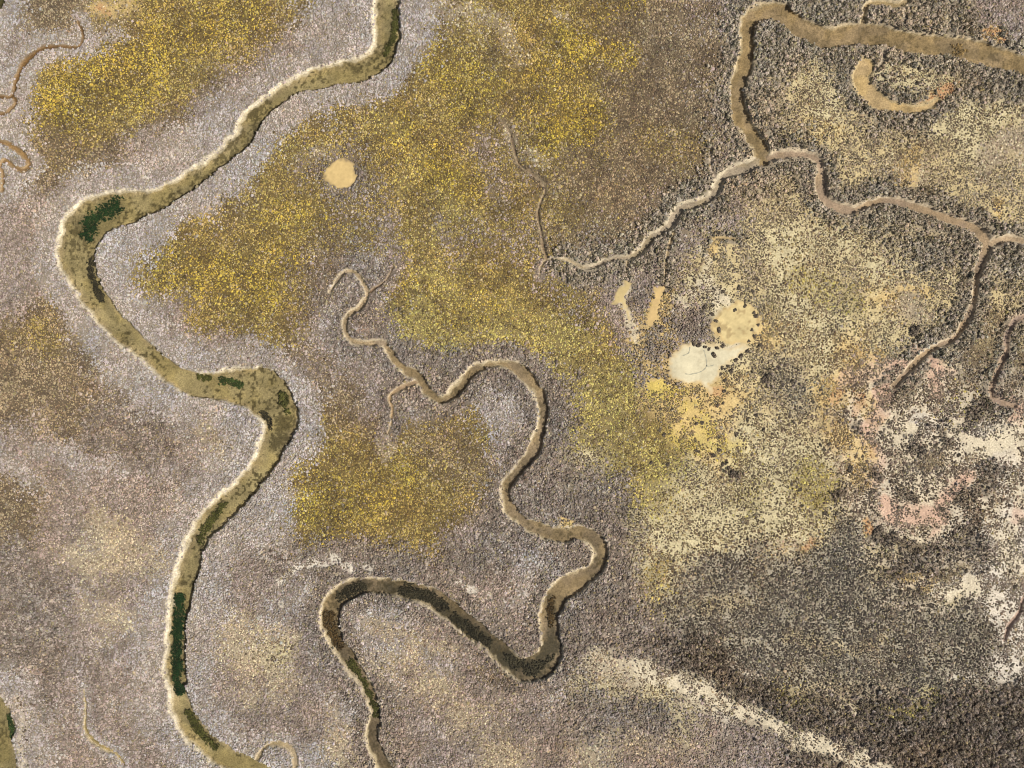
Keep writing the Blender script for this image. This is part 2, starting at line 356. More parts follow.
# strokes of a community laid over the grid: zone, points, radius (px), strength
STROKES = [
    ('y', [(60,100),(100,72),(150,60)], 22, .9), ('y', [(140,95),(60,110)], 16, .5), ('y', [(165,45),(215,30),(250,15)], 20, .6),
    ('q', [(98,6),(135,2)], 9, .7), ('b', [(45,140),(60,150)], 14, .8), ('b', [(30,20),(60,15)], 14, .7),
    ('y', [(395,130),(440,165),(470,190)], 16, .7), ('y', [(440,60),(465,100)], 18, .6), ('y', [(575,40),(625,55)], 12, .8),
    ('y', [(545,135),(590,110),(580,130)], 14, .9), ('y', [(535,75),(570,62)], 10, .7), ('y', [(600,10),(640,5)], 8, .5), ('w', [(520,200),(570,215)], 14, .5),
    ('y', [(170,270),(220,275),(260,290)], 22, .7), ('y', [(270,215),(330,225)], 16, .4), ('y', [(275,250),(300,260)], 12, .5),
    ('l', [(341,174),(344,178)], 23, .6), ('h', [(385,215),(388,245),(400,262)], 10, .55), ('b', [(330,240),(320,270),(310,300)], 16, .5), ('b', [(300,345),(330,380),(345,420)], 16, .5), ('w', [(300,150),(270,175)], 12, .6),
    ('y', [(415,290),(440,320),(480,300)], 22, .35), ('o', [(405,330),(420,300),(430,340)], 10, .8), ('o', [(430,345),(480,338),(530,330)], 9, .5),
    ('y', [(310,480),(330,505),(380,500),(400,470)], 20, .55), ('y', [(300,510),(340,515)], 10, .6), ('b', [(430,440),(480,470)], 22, .6),
    ('b', [(40,330),(60,370),(80,410)], 24, .8), ('w', [(35,330),(45,345)], 14, .6), ('l', [(110,430),(150,440)], 26, .8),
    ('g', [(40,450),(70,455),(125,470)], 9, .8), ('n', [(205,432),(215,445)], 12, .8), ('n', [(100,520),(130,545),(150,560)], 18, .8), ('b', [(10,490),(25,520)], 18, .6),
    ('n', [(90,600),(120,620)], 16, .5), ('n', [(248,632),(275,630),(295,637)], 6, .8), ('n', [(265,650),(250,680)], 8, .6), ('n', [(245,650),(250,700)], 12, .6), ('n', [(335,710),(330,750)], 10, .5),
    ('s', [(276,583),(290,573),(300,565),(315,562),(325,567)], 4.6, .95), ('s', [(328,557),(342,564),(353,571)], 4.4, .95), ('s', [(366,565),(370,572)], 3, .8),
    ('s', [(424,573),(428,576)], 2.5, .8), ('s', [(456,580),(464,586),(474,592)], 3.2, .9), ('s', [(486,592),(490,598)], 2.5, .8), ('s', [(277,601),(282,605)], 2.5, .7),
    ('n', [(372,628),(400,630),(425,640),(450,648)], 8, .7), ('n', [(360,660),(440,700),(500,720)], 16, .4), ('b', [(480,670),(505,680)], 8, .6),
    ('p', [(640,520),(650,570),(640,545)], 14, .7), ('w', [(660,560),(650,578)], 10, .5),
    ('x', [(600,664),(660,676),(720,702),(800,736),(880,768)], 15, .5), ('x', [(588,661),(620,666),(650,668),(680,682),(705,696)], 9, .8), ('n', [(600,668),(640,680),(690,700)], 14, .5), ('x', [(640,668),(680,682),(705,696),(730,706),(770,720)], 9, .95), ('x', [(770,720),(800,735),(830,750),(890,772)], 8.5, 1.0),
    ('p', [(650,690),(670,698)], 9, .6), ('s', [(728,664),(755,672),(770,680)], 4, .7), ('h', [(560,672),(540,690)], 8, .5), ('s', [(560,668),(548,685)], 3, .5),
    ('n', [(610,735),(650,745),(700,745)], 12, .5), ('l', [(590,700),(650,715)], 14, .5), ('h', [(700,725),(760,755)], 14, .7),
    ('q', [(640,345),(648,355),(660,395),(668,400)], 6, .8), ('q', [(655,390),(672,395)], 11, .9), ('m', [(655,388),(672,394)], 9, .9), ('m', [(690,415),(680,435),(715,445),(735,455)], 13, .65), ('q', [(685,425),(700,420),(720,430)], 14, .7), ('m', [(705,425),(712,432)], 8, .6),
    ('p', [(692,284),(712,282),(724,292)], 8, .85), ('q', [(632,340),(638,352)], 5, .8), ('p', [(675,295),(700,300)], 5, .6), ('l', [(680,320),(700,325)], 11, .9), ('l', [(648,330),(650,355)], 9, .8), ('l', [(650,285),(632,300)], 8, .6),
    ('p', [(725,470),(760,460)], 14, .6), ('q', [(705,455),(720,465)], 9, .6), ('q', [(715,393),(735,400)], 7, .5),
    ('k', [(912,364),(880,362),(855,358)], 4, .85), ('p', [(850,365),(870,370)], 7, .7), ('q', [(862,352),(855,370)], 5, .5),
    ('k', [(934,366),(936,380),(935,395)], 8, .9), ('k', [(895,386),(882,395),(876,415),(866,430)], 6, .85), ('q', [(840,440),(860,470)], 14, .6),
    ('q', [(820,392),(840,385),(830,400)], 9, .6), ('s', [(920,420),(930,430)], 9, .7), ('k', [(968,478),(955,492),(942,502)], 5, .95), ('k', [(885,505),(900,510),(890,520)], 6, .8), ('k', [(905,523),(925,515),(940,520)], 7, .75), ('k', [(935,510),(930,540)], 5, .7), ('q', [(866,522),(868,532)], 4, .9), ('k', [(872,440),(880,460),(872,480)], 7, .6), ('q', [(870,400),(880,420)], 8, .6), ('e', [(838,497),(842,493)], 5, .9), ('e', [(905,542),(945,554),(960,546)], 4, .7), ('e', [(960,500),(985,490),(990,460)], 7, .6), ('q', [(805,545),(815,540)], 7, .6),
    ('s', [(985,425),(1005,440),(975,455)], 10, .7), ('s', [(1005,425),(1020,430)], 8, .6), ('k', [(1015,410),(1018,420)], 6, .9), ('s', [(905,560),(940,560)], 8, .3),
    ('b', [(935,462),(925,468)], 7, .9), ('e', [(875,533),(890,540)], 6, .7), ('e', [(968,535),(980,515)], 6, .7), ('e', [(985,400),(970,415)], 8, .7),
    ('q', [(905,577),(930,585)], 6, .7), ('s', [(935,590),(965,580),(985,585)], 7, .95), ('s', [(985,588),(1000,605),(1020,620)], 8, .7), ('s', [(995,660),(1020,665)], 10, .7), ('s', [(950,675),(985,678)], 4, .6), ('s', [(1000,535),(1015,560)], 14, .6),
    ('q', [(985,30),(1000,33)], 7, .9), ('q', [(925,104),(945,90)], 6, .8), ('p', [(890,75),(935,85)], 14, .7), ('q', [(915,155),(908,180)], 10, .7), ('n', [(990,150),(985,175)], 10, .6), ('q', [(998,200),(998,212)], 4, .9),
    ('p', [(812,65),(830,95),(825,125)], 14, .7), ('q', [(808,125),(830,130)], 10, .5), ('p', [(960,130),(1000,112)], 14, .6),
    ('q', [(905,288),(930,290)], 6, .7), ('q', [(880,305),(895,298)], 5, .6), ('p', [(948,275),(955,285)], 6, .6), ('b', [(998,325),(985,345),(965,380)], 12, .5),
    ('q', [(716,241),(714,255)], 4, .9), ('q', [(563,520),(566,527)], 6, 1.0), ('s', [(558,522)], 4, .4), ('w', [(650,140),(690,150)], 20, .4), ('n', [(555,13),(565,16)], 5, .8),
    ('n', [(390,447),(383,452)], 8, .6), ('e', [(765,378),(768,382)], 6, .6), ('e', [(735,472),(732,476)], 6, .45), ('d', [(780,375),(800,400)], 16, .5),
    ('k', [(360,325),(365,330)], 5, .6), ('o', [(770,700),(800,705)], 6, .5), ('p', [(845,702),(855,708)], 7, .6), ('o', [(895,715),(920,710),(930,690)], 8, .6), ('p', [(905,695),(925,690)], 5, .6),
    ('e', [(700,660),(740,680),(800,715)], 12, .7), ('e', [(660,640),(690,645)], 10, .4), ('d', [(780,600),(850,620)], 25, .4),
    ('n', [(815,540),(780,545)], 6, .5), ('r', [(918,108),(930,102),(940,94),(948,88)], 4.5, .85), ('r', [(984,30),(1004,34)], 5, .7), ('r', [(866,522),(869,530)], 4, .8), ('r', [(862,400),(858,412)], 5, .5), ('r', [(836,402),(842,392)], 5, .5), ('r', [(870,455),(874,448)], 4, .6), ('r', [(100,6),(106,12)], 4, .5), ('r', [(805,546),(812,541)], 3.5, .6), ('r', [(712,394),(720,392)], 4, .6),
    ('x', [(692,292),(712,284),(724,300)], 6, .8), ('x', [(674,301),(690,306)], 4, .7), ('x', [(626,288),(622,300),(634,330),(640,345)], 4.5, .75), ('q', [(655,292),(648,320),(641,345),(640,365)], 5, .7), ('x', [(730,350),(716,362)], 6, .9), ('x', [(716,300),(720,330)], 5, .6), ('x', [(700,248),(712,262),(705,275)], 3.5, .6),
    ('q', [(880,360),(862,362),(848,372)], 7, .6), ('p', [(790,300),(840,310),(880,330)], 22, .5), ('p', [(770,250),(830,240),(890,260)], 20, .5), ('o', [(800,280),(850,300)], 14, .4), ('k', [(890,395),(880,420),(868,445)], 7, .7), ('k', [(885,512),(935,518)], 11, .75), ('k', [(938,503),(970,474)], 8, .85), ('k', [(850,380),(880,372),(910,368)], 8, .6), ('q', [(835,430),(865,450),(860,480)], 11, .6), ('k', [(1000,395),(1022,405)], 7, .6), ('s', [(985,575),(1010,590),(1022,615)], 13, .8), ('x', [(975,450),(1000,440),(1022,438)], 9, .8), ('k', [(915,350),(950,372)], 5, .5), ('p', [(940,130),(985,115),(1020,112)], 12, .7), ('p', [(800,80),(835,100)], 14, .5), ('v', [(16,698),(23,722),(21,748),(26,775)], 3.5, .7),
    ('v', [(728,662),(752,672),(770,680)], 3, .7), ('v', [(842,705),(856,710)], 4, .6), ('n', [(820,690),(860,696),(900,688)], 6, .5), ('v', [(880,600),(925,606),(950,612)], 4, .5), ('t', [(790,640),(850,650),(880,642)], 7, .5), ('t', [(700,610),(740,600)], 8, .5), ('v', [(895,585),(925,580)], 4, .7), ('v', [(850,560),(900,562)], 3.5, .5),
    ('e', [(870,470),(880,478)], 5, .7), ('e', [(915,450),(922,455)], 5, .7), ('e', [(900,492),(912,498)], 5, .7), ('e', [(945,435),(950,445)], 5, .7), ('e', [(1000,470),(1006,478)], 6, .7), ('e', [(1010,520),(1018,530)], 6, .6), ('e', [(855,425),(862,432)], 4, .6),
    ('x', [(1004,530),(1022,570)], 14, .85), ('x', [(938,592),(968,584),(992,592),(1008,612)], 9, .9), ('x', [(985,445),(1005,430),(1022,426)], 10, .8), ('s', [(1000,590),(1018,640),(1005,665)], 17, .75), ('s', [(1008,470),(1020,540)], 14, .6), ('v', [(940,560),(990,560)], 8, .5), ('x', [(990,440),(1010,430),(970,455)], 8, .7), ('x', [(920,432),(900,445)], 7, .6), ('x', [(1000,500),(985,515)], 7, .6), ('k', [(1020,500),(1022,520)], 6, .6), ('x', [(1012,482),(1022,500)], 8, .8), ('x', [(1016,530),(1008,560)], 8, .8), ('x', [(930,540),(945,530)], 5, .6), ('y', [(470,60),(500,80)], 9, .6), ('y', [(520,110),(560,95),(600,120)], 9, .6), ('y', [(560,30),(575,50)], 8, .6), ('y', [(563,45),(580,60)], 7, .9), ('y', [(575,112),(590,125)], 8, .9), ('y', [(540,140),(560,128)], 8, .7), ('n', [(440,10),(500,22),(520,60)], 9, .5), ('n', [(505,130),(512,140)], 4, .8), ('n', [(530,150),(545,160)], 8, .5),
    ('o', [(380,120),(420,150),(400,185)], 10, .5), ('o', [(430,200),(470,215)], 10, .4), ('h', [(480,140),(500,200)], 8, .4), ('h', [(440,220),(450,240)], 7, .4), ('n', [(330,150),(300,165)], 8, .4),
]


def zone_weights(x, y, Fv, IDv):
    u = x / S + CU
    v = CV - y / S
    wu = (fbm(x, y, 9, 101) - .5) * 46 + (fbm(x, y, 2.0, 103) - .5) * 20
    wv = (fbm(x, y, 9, 107) - .5) * 46 + (fbm(x, y, 2.0, 109) - .5) * 20
    cu = np.clip((u + wu) / 32 - .5, 0, 30.999)
    cv = np.clip((v + wv) / 32 - .5, 0, 22.999)
    i = cu.astype(int); j = cv.astype(int)
    a = sstep(0, 1, cu - i)[..., None]; b = sstep(0, 1, cv - j)[..., None]
    W = ((ONE[j, i] * (1 - a) + ONE[j, i + 1] * a) * (1 - b) + (ONE[j + 1, i] * (1 - a) + ONE[j + 1, i + 1] * a) * b).astype(np.float32)
    ru = u + wu * .34 + (fbm(x, y, 1.2, 113, 3) - .5) * 13
    rv = v + wv * .34 + (fbm(x, y, 1.2, 127, 3) - .5) * 13
    for z, poly, st in POLYS:
        P = np.array(poly, float)
        k = (u > P[:, 0].min() - 20) & (u < P[:, 0].max() + 20) & (v > P[:, 1].min() - 20) & (v < P[:, 1].max() + 20)
        if not k.any():
            continue
        wf = {'d': 1.0, 'p': .9, 'v': .9, 'e': 1.1, 'l': .5}.get(z, .5)
        qu = u[k] + wu[k] * wf + (ru[k] - u[k]) * .35
        qv = v[k] + wv[k] * wf + (rv[k] - v[k]) * .35
        so = {'d': 16, 'p': 14, 'e': 14, 'v': 12, 'l': 12, 'w': 9, 'b': 12, 'o': 12}.get(z, 8)
        s = (sstep(so, -so, poly_dist(qu, qv, poly)) * st)[..., None]
        t = np.zeros(len(ZK), np.float32); t[ZI[z]] = 1
        W[k] = W[k] * (1 - s) + t * s
    # creek fringes
    for ci, nm in enumerate(NAMES):
        c = CREEKS[nm]
        k = (IDv == ci) & (Fv < c['fw'] * 1.5)
        if not k.any():
            continue
        s = sstep(1.25, .65, Fv[k] / c['fw'] + (fbm(x[k], y[k], 5, 131) - .5) * .9)[..., None]
        s = s * .92
        t = np.zeros(len(ZK), np.float32); t[ZI[c['fringe']]] = 1
        W[k] = W[k] * (1 - s) + t * s
    for z, pts, r, st in STROKES:
        P = np.array(pts, float)
        m = r * 2.2 + 6
        k = (ru > P[:, 0].min() - m) & (ru < P[:, 0].max() + m) & (rv > P[:, 1].min() - m) & (rv < P[:, 1].max() + m)
        if not k.any():
            continue
        am = min(1.0, r / 8.0)
        pu, pv = u[k] + (ru[k] - u[k]) * am, v[k] + (rv[k] - v[k]) * am
        d = np.full(pu.shape, 1e9)
        if len(P) == 1:
            d = np.hypot(pu - P[0, 0], pv - P[0, 1])
        for q in range(len(P) - 1):
            ex, ey = P[q + 1] - P[q]
            t = np.clip(((pu - P[q, 0]) * ex + (pv - P[q, 1]) * ey) / (ex * ex + ey * ey), 0, 1)
            d = np.minimum(d, np.hypot(pu - P[q, 0] - t * ex, pv - P[q, 1] - t * ey))
        s = (sstep(1.45, .55, d / r) * st)[..., None]
        t = np.zeros(len(ZK), np.float32); t[ZI[z]] = 1
        W[k] = W[k] * (1 - s) + t * s
    return W


# ------------------------------------------------------------------ ground
WG = zone_weights(GXX.ravel(), GYY.ravel(), F.ravel(), ID.ravel())
SOIL = np.array([lin(ZONES[k][0]) for k in ZK]) / K
soil = (WG @ SOIL.astype(np.float32)).reshape(NX, NY, 3)
mott = (fbm(GXX, GYY, 1.2, 201) - .5)[..., None]
soil = soil * (1 + mott * .5)
del WG
BED = np.array([lin(CREEKS[n]['bed']) for n in NAMES] + [(0.2, .2, .2)]) / K
BANK = np.array([lin(CREEKS[n]['bank']) for n in NAMES] + [(0.2, .2, .2)]) / K
bed = BED[ID]
silt = fbm(GXX, GYY, 3.2, 211, 4)[..., None]
grit = fbm(GXX, GYY, .7, 213, 3)[..., None]
bed = bed * (1 + (silt - .5) * .95) * (1 + (grit - .5) * .45)
warm = sstep(.42, .6, fbm(GXX, GYY, 4.5, 215, 3))[..., None]
bed = bed * (1 + warm * (np.array([.97, .99, 1.12]) - 1))
# weed bits and dark silt lying on the beds
weed = np.zeros((NX, NY))
n1 = fbm(GXX, GYY, 1.3, 217, 3) * .7 + vnoise(GXX, GYY, .33, 218) * .3; n2 = fbm(GXX, GYY, 9, 219, 2)
WEEDY = {'A': .66, 'E': .5, 'E2': .8, 'B': .45, 'C': .35}
wd = np.array([WEEDY.get(n, .1) for n in NAMES] + [0])[ID]
weed = sstep(.57, .66, n1 * .62 + n2 * .38 + (wd - .6) * .12) * wd
lower = sstep(-34, -50, GYY) * (ID == NAMES.index('B'))          # the lower run of the middle creek lies on dark silt
lowtone = (1 - lower * .42 * sstep(.3, .6, n2))[..., None]
bed = bed * lowtone
SILT = [((341,594),(364,586),7,.65),((385,588),(428,598),9,.8),((428,598),(470,632),8,.85),((470,632),(505,660),9,.8),((505,660),(535,670),15,.92),((535,668),(552,645),12,.9),((552,645),(551,600),5,.7),
        ((548,582),(556,570),5,.55),((326,615),(336,645),8,.7),((340,655),(372,700),5,.4),((590,545),(600,560),6,.3),((540,530),(570,536),5,.25),((880,38),(905,46),5,.25),((920,44),(1000,56),6,.3),((750,140),(764,156),6,.35),
        ((84,232),(116,206),13,.35),((176,600),(178,690),7,.45),((222,505),(198,545),6,.35),((265,380),(290,410),12,-.15),((90,280),(112,318),5,.4),((185,715),(215,750),6,.35),((392,8),(386,50),5,.3)]
dsilt = np.zeros((NX, NY))
for a_, b_, r_, st_ in SILT:
    i0 = int((X(min(a_[0], b_[0]) - 30) - GX0) / GS); i1 = int((X(max(a_[0], b_[0]) + 30) - GX0) / GS)
    j0 = int((Y(max(a_[1], b_[1]) + 30) - GY0) / GS); j1 = int((Y(min(a_[1], b_[1]) - 30) - GY0) / GS)
    uu_, vv_ = GU[i0:i1, j0:j1], GV[i0:i1, j0:j1]
    ex, ey = b_[0] - a_[0], b_[1] - a_[1]
    t_ = np.clip(((uu_ - a_[0]) * ex + (vv_ - a_[1]) * ey) / (ex * ex + ey * ey), 0, 1)
    d_ = np.hypot(uu_ - a_[0] - t_ * ex, vv_ - a_[1] - t_ * ey) / r_ + (n1[i0:i1, j0:j1] - .5) * 2.0
    sub = dsilt[i0:i1, j0:j1]
    np.copyto(sub, np.maximum(sub, sstep(1.3, .3, d_) * st_))
bed = bed * (1 - dsilt[..., None]) + dsilt[..., None] * (lin((80, 75, 60)) / K)
mid = sstep(1.2, 3.2, T)[..., None] * (np.isin(ID, [NAMES.index(n) for n in ('A', 'E', 'E2')]))[..., None]
bed = bed * (1 + mid * (np.array([.91, .94, .86]) - 1))
speck = sstep(.60, .70, vnoise(GXX, GYY, .42, 241) * .5 + fbm(GXX, GYY, 3.5, 243, 3) * .5) * np.clip(wd * 1.2, 0, .8)
weed = np.maximum(weed, speck)
bed = bed * (1 - weed[..., None]) + weed[..., None] * (lin((70, 62, 36)) / K)
bank = BANK[ID] * (1 + mott * .5 + ((fbm(GXX, GYY, .5, 227, 2) - .5) * .5)[..., None])
bank = bank * (.80 + .2 * sstep(.2, .5, fbm(GXX, GYY, 4, 229, 2)))[..., None]
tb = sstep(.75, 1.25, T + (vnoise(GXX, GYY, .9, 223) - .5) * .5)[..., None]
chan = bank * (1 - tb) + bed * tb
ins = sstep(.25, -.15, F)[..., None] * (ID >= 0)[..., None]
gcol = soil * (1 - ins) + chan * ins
Z = -depth * sstep(0, 1.0, T) * inside
Z = Z - .06 * depth * sstep(1, 3, T) * inside
rough = np.where(PAN < 3, 0, 1)
Z = Z + (~inside) * rough * ((fbm(GXX, GYY, 14, 231) - .5) * .22 + (fbm(GXX, GYY, .9, 233) - .5) * .12)
Z = np.where(PAN < 1, np.minimum(Z, 0.0) - .012, Z)

# grid lines: fine inside, ever wider out to the horizon
ext = np.cumsum(0.3 * 1.16 ** np.arange(53))
lx = np.concatenate([gx[0] - ext[::-1], gx, gx[-1] + ext])
ly = np.concatenate([gy[0] - ext[::-1], gy, gy[-1] + ext])
ixx = np.clip(np.arange(len(lx)) - len(ext), 0, NX - 1)
iyy = np.clip(np.arange(len(ly)) - len(ext), 0, NY - 1)
far_x = np.maximum(0, np.abs(lx) - GX1)
far_y = np.maximum(0, np.abs(ly) - GY1)
far = sstep(3, 60, np.hypot(far_x[:, None], far_y[None, :]))[..., None]
GC = gcol[np.ix_(ixx, iyy)] * (1 - far) + far * (lin((140, 125, 95)) / K)
GZ = Z[np.ix_(ixx, iyy)] * (1 - far[..., 0])
MX, MY = np.meshgrid(lx, ly, indexing='ij')


def make_mesh(name, verts, faces, color=None, smooth=False):
    """faces: (n,3) or (n,4) int array"""
    me = bpy.data.meshes.new(name)
    n, k = faces.shape
    me.vertices.add(len(verts))
    me.vertices.foreach_set('co', np.ascontiguousarray(verts, np.float32).ravel())
    me.loops.add(n * k)
    me.loops.foreach_set('vertex_index', np.ascontiguousarray(faces, np.int32).ravel())
    me.polygons.add(n)
    me.polygons.foreach_set('loop_start', np.arange(0, n * k, k, dtype=np.int32))
    me.polygons.foreach_set('loop_total', np.full(n, k, np.int32))
    me.update(calc_edges=True)
    if color is not None:
        at = me.color_attributes.new('tone', 'FLOAT_COLOR', 'POINT')
        c4 = np.ones((len(verts), 4), np.float32)
        c4[:, :3] = color
        at.data.foreach_set('color', c4.ravel())
    me.polygons.foreach_set('use_smooth', np.full(n, smooth, bool))
    return me


def link(name, me, mat, label=None, cat=None, kind=None, group=None, parent=None):
    o = bpy.data.objects.new(name, me)
    col.objects.link(o)
    if mat is not None and not len(me.materials):
        me.materials.append(mat)
    if parent is not None:
        o.parent = parent
    for k, v in (('label', label), ('category', cat), ('kind', kind), ('group', group)):
        if v:
            o[k] = v
    return o


def material(name, rough=.9, fine=.35, fscale=5.0, bump=.25, bscale=9.0, translucent=0.0):
    """vertex tone broken up by procedural grain"""
    m = bpy.data.materials.new(name)
    m.use_nodes = True
    t = m.node_tree
    N, L = t.nodes, t.links
    b = N['Principled BSDF']
    b.inputs['Roughness'].default_value = rough
    b.inputs['Specular IOR Level'].default_value = .25
    a = N.new('ShaderNodeAttribute'); a.attribute_name = 'tone'
    g = N.new('ShaderNodeNewGeometry')
    no = N.new('ShaderNodeTexNoise'); no.inputs['Scale'].default_value = fscale; no.inputs['Detail'].default_value = 5; no.inputs['Roughness'].default_value = .7
    L.new(g.outputs['Position'], no.inputs['Vector'])
    mr = N.new('ShaderNodeMapRange'); mr.inputs[1].default_value = .25; mr.inputs[2].default_value = .75
    mr.inputs[3].default_value = 1 - fine; mr.inputs[4].default_value = 1 + fine
    L.new(no.outputs['Fac'], mr.inputs[0])
    mx = N.new('ShaderNodeVectorMath'); mx.operation = 'SCALE'
    L.new(a.outputs['Color'], mx.inputs[0]); L.new(mr.outputs[0], mx.inputs['Scale'])
    L.new(mx.outputs[0], b.inputs['Base Color'])
    if bump:
        n2 = N.new('ShaderNodeTexNoise'); n2.inputs['Scale'].default_value = bscale; n2.inputs['Detail'].default_value = 4
        L.new(g.outputs['Position'], n2.inputs['Vector'])
        bp = N.new('ShaderNodeBump'); bp.inputs['Strength'].default_value = bump; bp.inputs['Distance'].default_value = .08
        L.new(n2.outputs['Fac'], bp.inputs['Height']); L.new(bp.outputs[0], b.inputs['Normal'])
    return m


M_GROUND = material('marsh_soil', .92, .52, 3.4, .6, 5.0)
M_PLANT = material('plant_tone', .85, .16, 7.0, 0)
M_PAN = material('pan_mud', .9, .10, 1.6, .15, 3.0)

nx, ny = len(lx), len(ly)
idx = np.arange(nx * ny).reshape(nx, ny)
quads = np.stack([idx[:-1, :-1], idx[1:, :-1], idx[1:, 1:], idx[:-1, 1:]], -1).reshape(-1, 4)
me = make_mesh('ground', np.stack([MX, MY, GZ], -1).reshape(-1, 3), quads, GC.reshape(-1, 3), True)
link('ground', me, M_GROUND, 'bare salt marsh soil cut by creek beds and showing between all the plants', 'ground', 'structure')

# ------------------------------------------------------------------ water
wm = bpy.data.materials.new('shallow_water')
wm.use_nodes = True
t = wm.node_tree
t.nodes.clear()
N, L = t.nodes, t.links
out = N.new('ShaderNodeOutputMaterial')
tr = N.new('ShaderNodeBsdfTransparent'); tr.inputs[0].default_value = (.94, .93, .88, 1)
gl = N.new('ShaderNodeBsdfGlossy'); gl.inputs['Roughness'].default_value = .06
fr = N.new('ShaderNodeFresnel'); fr.inputs['IOR'].default_value = 1.33
no = N.new('ShaderNodeTexNoise'); no.inputs['Scale'].default_value = 2.2; no.inputs['Detail'].default_value = 3
bp = N.new('ShaderNodeBump'); bp.inputs['Strength'].default_value = .12; bp.inputs['Distance'].default_value = .03
ge = N.new('ShaderNodeNewGeometry')
L.new(ge.outputs['Position'], no.inputs['Vector']); L.new(no.outputs['Fac'], bp.inputs['Height'])
L.new(bp.outputs[0], gl.inputs['Normal'])
mixs = N.new('ShaderNodeMixShader')
L.new(fr.outputs[0], mixs.inputs[0]); L.new(tr.outputs[0], mixs.inputs[1]); L.new(gl.outputs[0], mixs.inputs[2])
L.new(mixs.outputs[0], out.inputs[0])
for ci, nm in enumerate(NAMES):
    c = CREEKS[nm]
    if c['water'] is None:
        continue
    msk = (ID == ci) & (F < 0) & (HW > .75)
    cell = msk[:-1, :-1] & msk[1:, :-1] & msk[1:, 1:] & msk[:-1, 1:]
    ii, jj = np.nonzero(cell)
    vid = np.arange(NX * NY).reshape(NX, NY)
    q = np.stack([vid[ii, jj], vid[ii + 1, jj], vid[ii + 1, jj + 1], vid[ii, jj + 1]], -1)
    uq, inv = np.unique(q.ravel(), return_inverse=True)
    vv = np.stack([GXX.ravel()[uq], GYY.ravel()[uq], np.full(len(uq), c['water'])], -1)
    me = make_mesh('creek_water', vv, inv.reshape(-1, 4), None, True)
    link('creek_water', me, wm, c['label'], 'creek', 'structure')

# ------------------------------------------------------------------ bare pans
PAN_SHEET = {}
for nm, poly, c, lab in PANS:
    us = [p[0] for p in poly]; vs = [p[1] for p in poly]
    i0 = int((X(min(us) - 20) - GX0) / GS); i1 = int((X(max(us) + 20) - GX0) / GS)
    j0 = int((Y(max(vs) + 20) - GY0) / GS); j1 = int((Y(min(vs) - 20) - GY0) / GS)
    xx, yy = GXX[i0:i1, j0:j1], GYY[i0:i1, j0:j1]
    d = poly_dist(GU[i0:i1, j0:j1], GV[i0:i1, j0:j1], poly) + rag[i0:i1, j0:j1] * (0.8 if nm == 'round' else 0.8) - (0 if nm == 'round' else 2.0)
    zz = np.interp(d, [-3, 1.2], [0.01, -.03]) + (0.004 if nm == 'ochre' else 0)
    m = d < 1.2
    cell = m[:-1, :-1] & m[1:, :-1] & m[1:, 1:] & m[:-1, 1:]
    ii, jj = np.nonzero(cell)
    vid = np.arange(xx.size).reshape(xx.shape)
    q = np.stack([vid[ii, jj], vid[ii + 1, jj], vid[ii + 1, jj + 1], vid[ii, jj + 1]], -1)
    uq, inv = np.unique(q.ravel(), return_inverse=True)
    vv = np.stack([xx.ravel()[uq], yy.ravel()[uq], zz.ravel()[uq]], -1)
    dd = d.ravel()[uq]
    base = lin(c) / K
    tone = base * (1 + (fbm(vv[:, 0], vv[:, 1], 3.2, 301) - .5) * .45)[:, None]
    brown = sstep(.54, .68, fbm(vv[:, 0], vv[:, 1], 1.0, 307)) * (.55 if nm == 'ochre' else .12)
    tone = tone * (1 - brown[:, None]) + brown[:, None] * (lin((160, 134, 92)) / K)
    if nm in ('white', 'ochre'):
        oc = sstep(-6, -1, dd + (fbm(vv[:, 0], vv[:, 1], 2, 311) - .5) * 8) * .5
        tone = tone * (1 - oc[:, None]) + oc[:, None] * (lin((226, 190, 128)) / K)
    ed = sstep(.6, -3.5, dd)[:, None]
    tone = tone * ed + (1 - ed) * sample(gcol, vv[:, 0], vv[:, 1])
    tone = tone * (1 + (fbm(vv[:, 0], vv[:, 1], .5, 313, 2) - .5) * .22)[:, None]
    link('mud_pan', make_mesh('mud_pan', vv, inv.reshape(-1, 4), tone, True), M_PAN, lab, 'mud pan', 'structure')
rill_tone = lin((184, 180, 158)) / K
for pts, lab in (([(704,350),(706,358),(706.5,366),(702,371),(692,374),(685,374)], 'long curved grey drainage rill across the cream salt pan'),
                 ([(706,366),(711,366),(714,364.5)], 'short straight grey rill branching to the right on the cream pan'),
                 ([(690,347),(688.5,353),(683,355.5)], 'short hooked grey rill near the left edge of the cream pan')):
    P = catmull(np.array([(a, b, 0) for a, b in pts], float), .8)
    p = np.stack([X(P[:, 0]), Y(P[:, 1])], 1)
    p += (rng.random(p.shape) - .5) * .08
    d = np.gradient(p, axis=0); d /= np.linalg.norm(d, axis=1)[:, None]
    nrm = np.stack([-d[:, 1], d[:, 0]], 1)
    w = .075 * (1 + .5 * np.sin(np.arange(len(p)) * 1.1))[:, None]
    vv = np.concatenate([np.c_[p + nrm * w, np.full(len(p), .03)], np.c_[p - nrm * w, np.full(len(p), .03)]])
    n = len(p)
    f = np.array([(i, i + 1, n + i + 1, n + i) for i in range(n - 1)])
    link('drainage_rill', make_mesh('drainage_rill', vv, f, np.tile(rill_tone, (len(vv), 1))), M_PAN, lab, 'rill', 'structure')


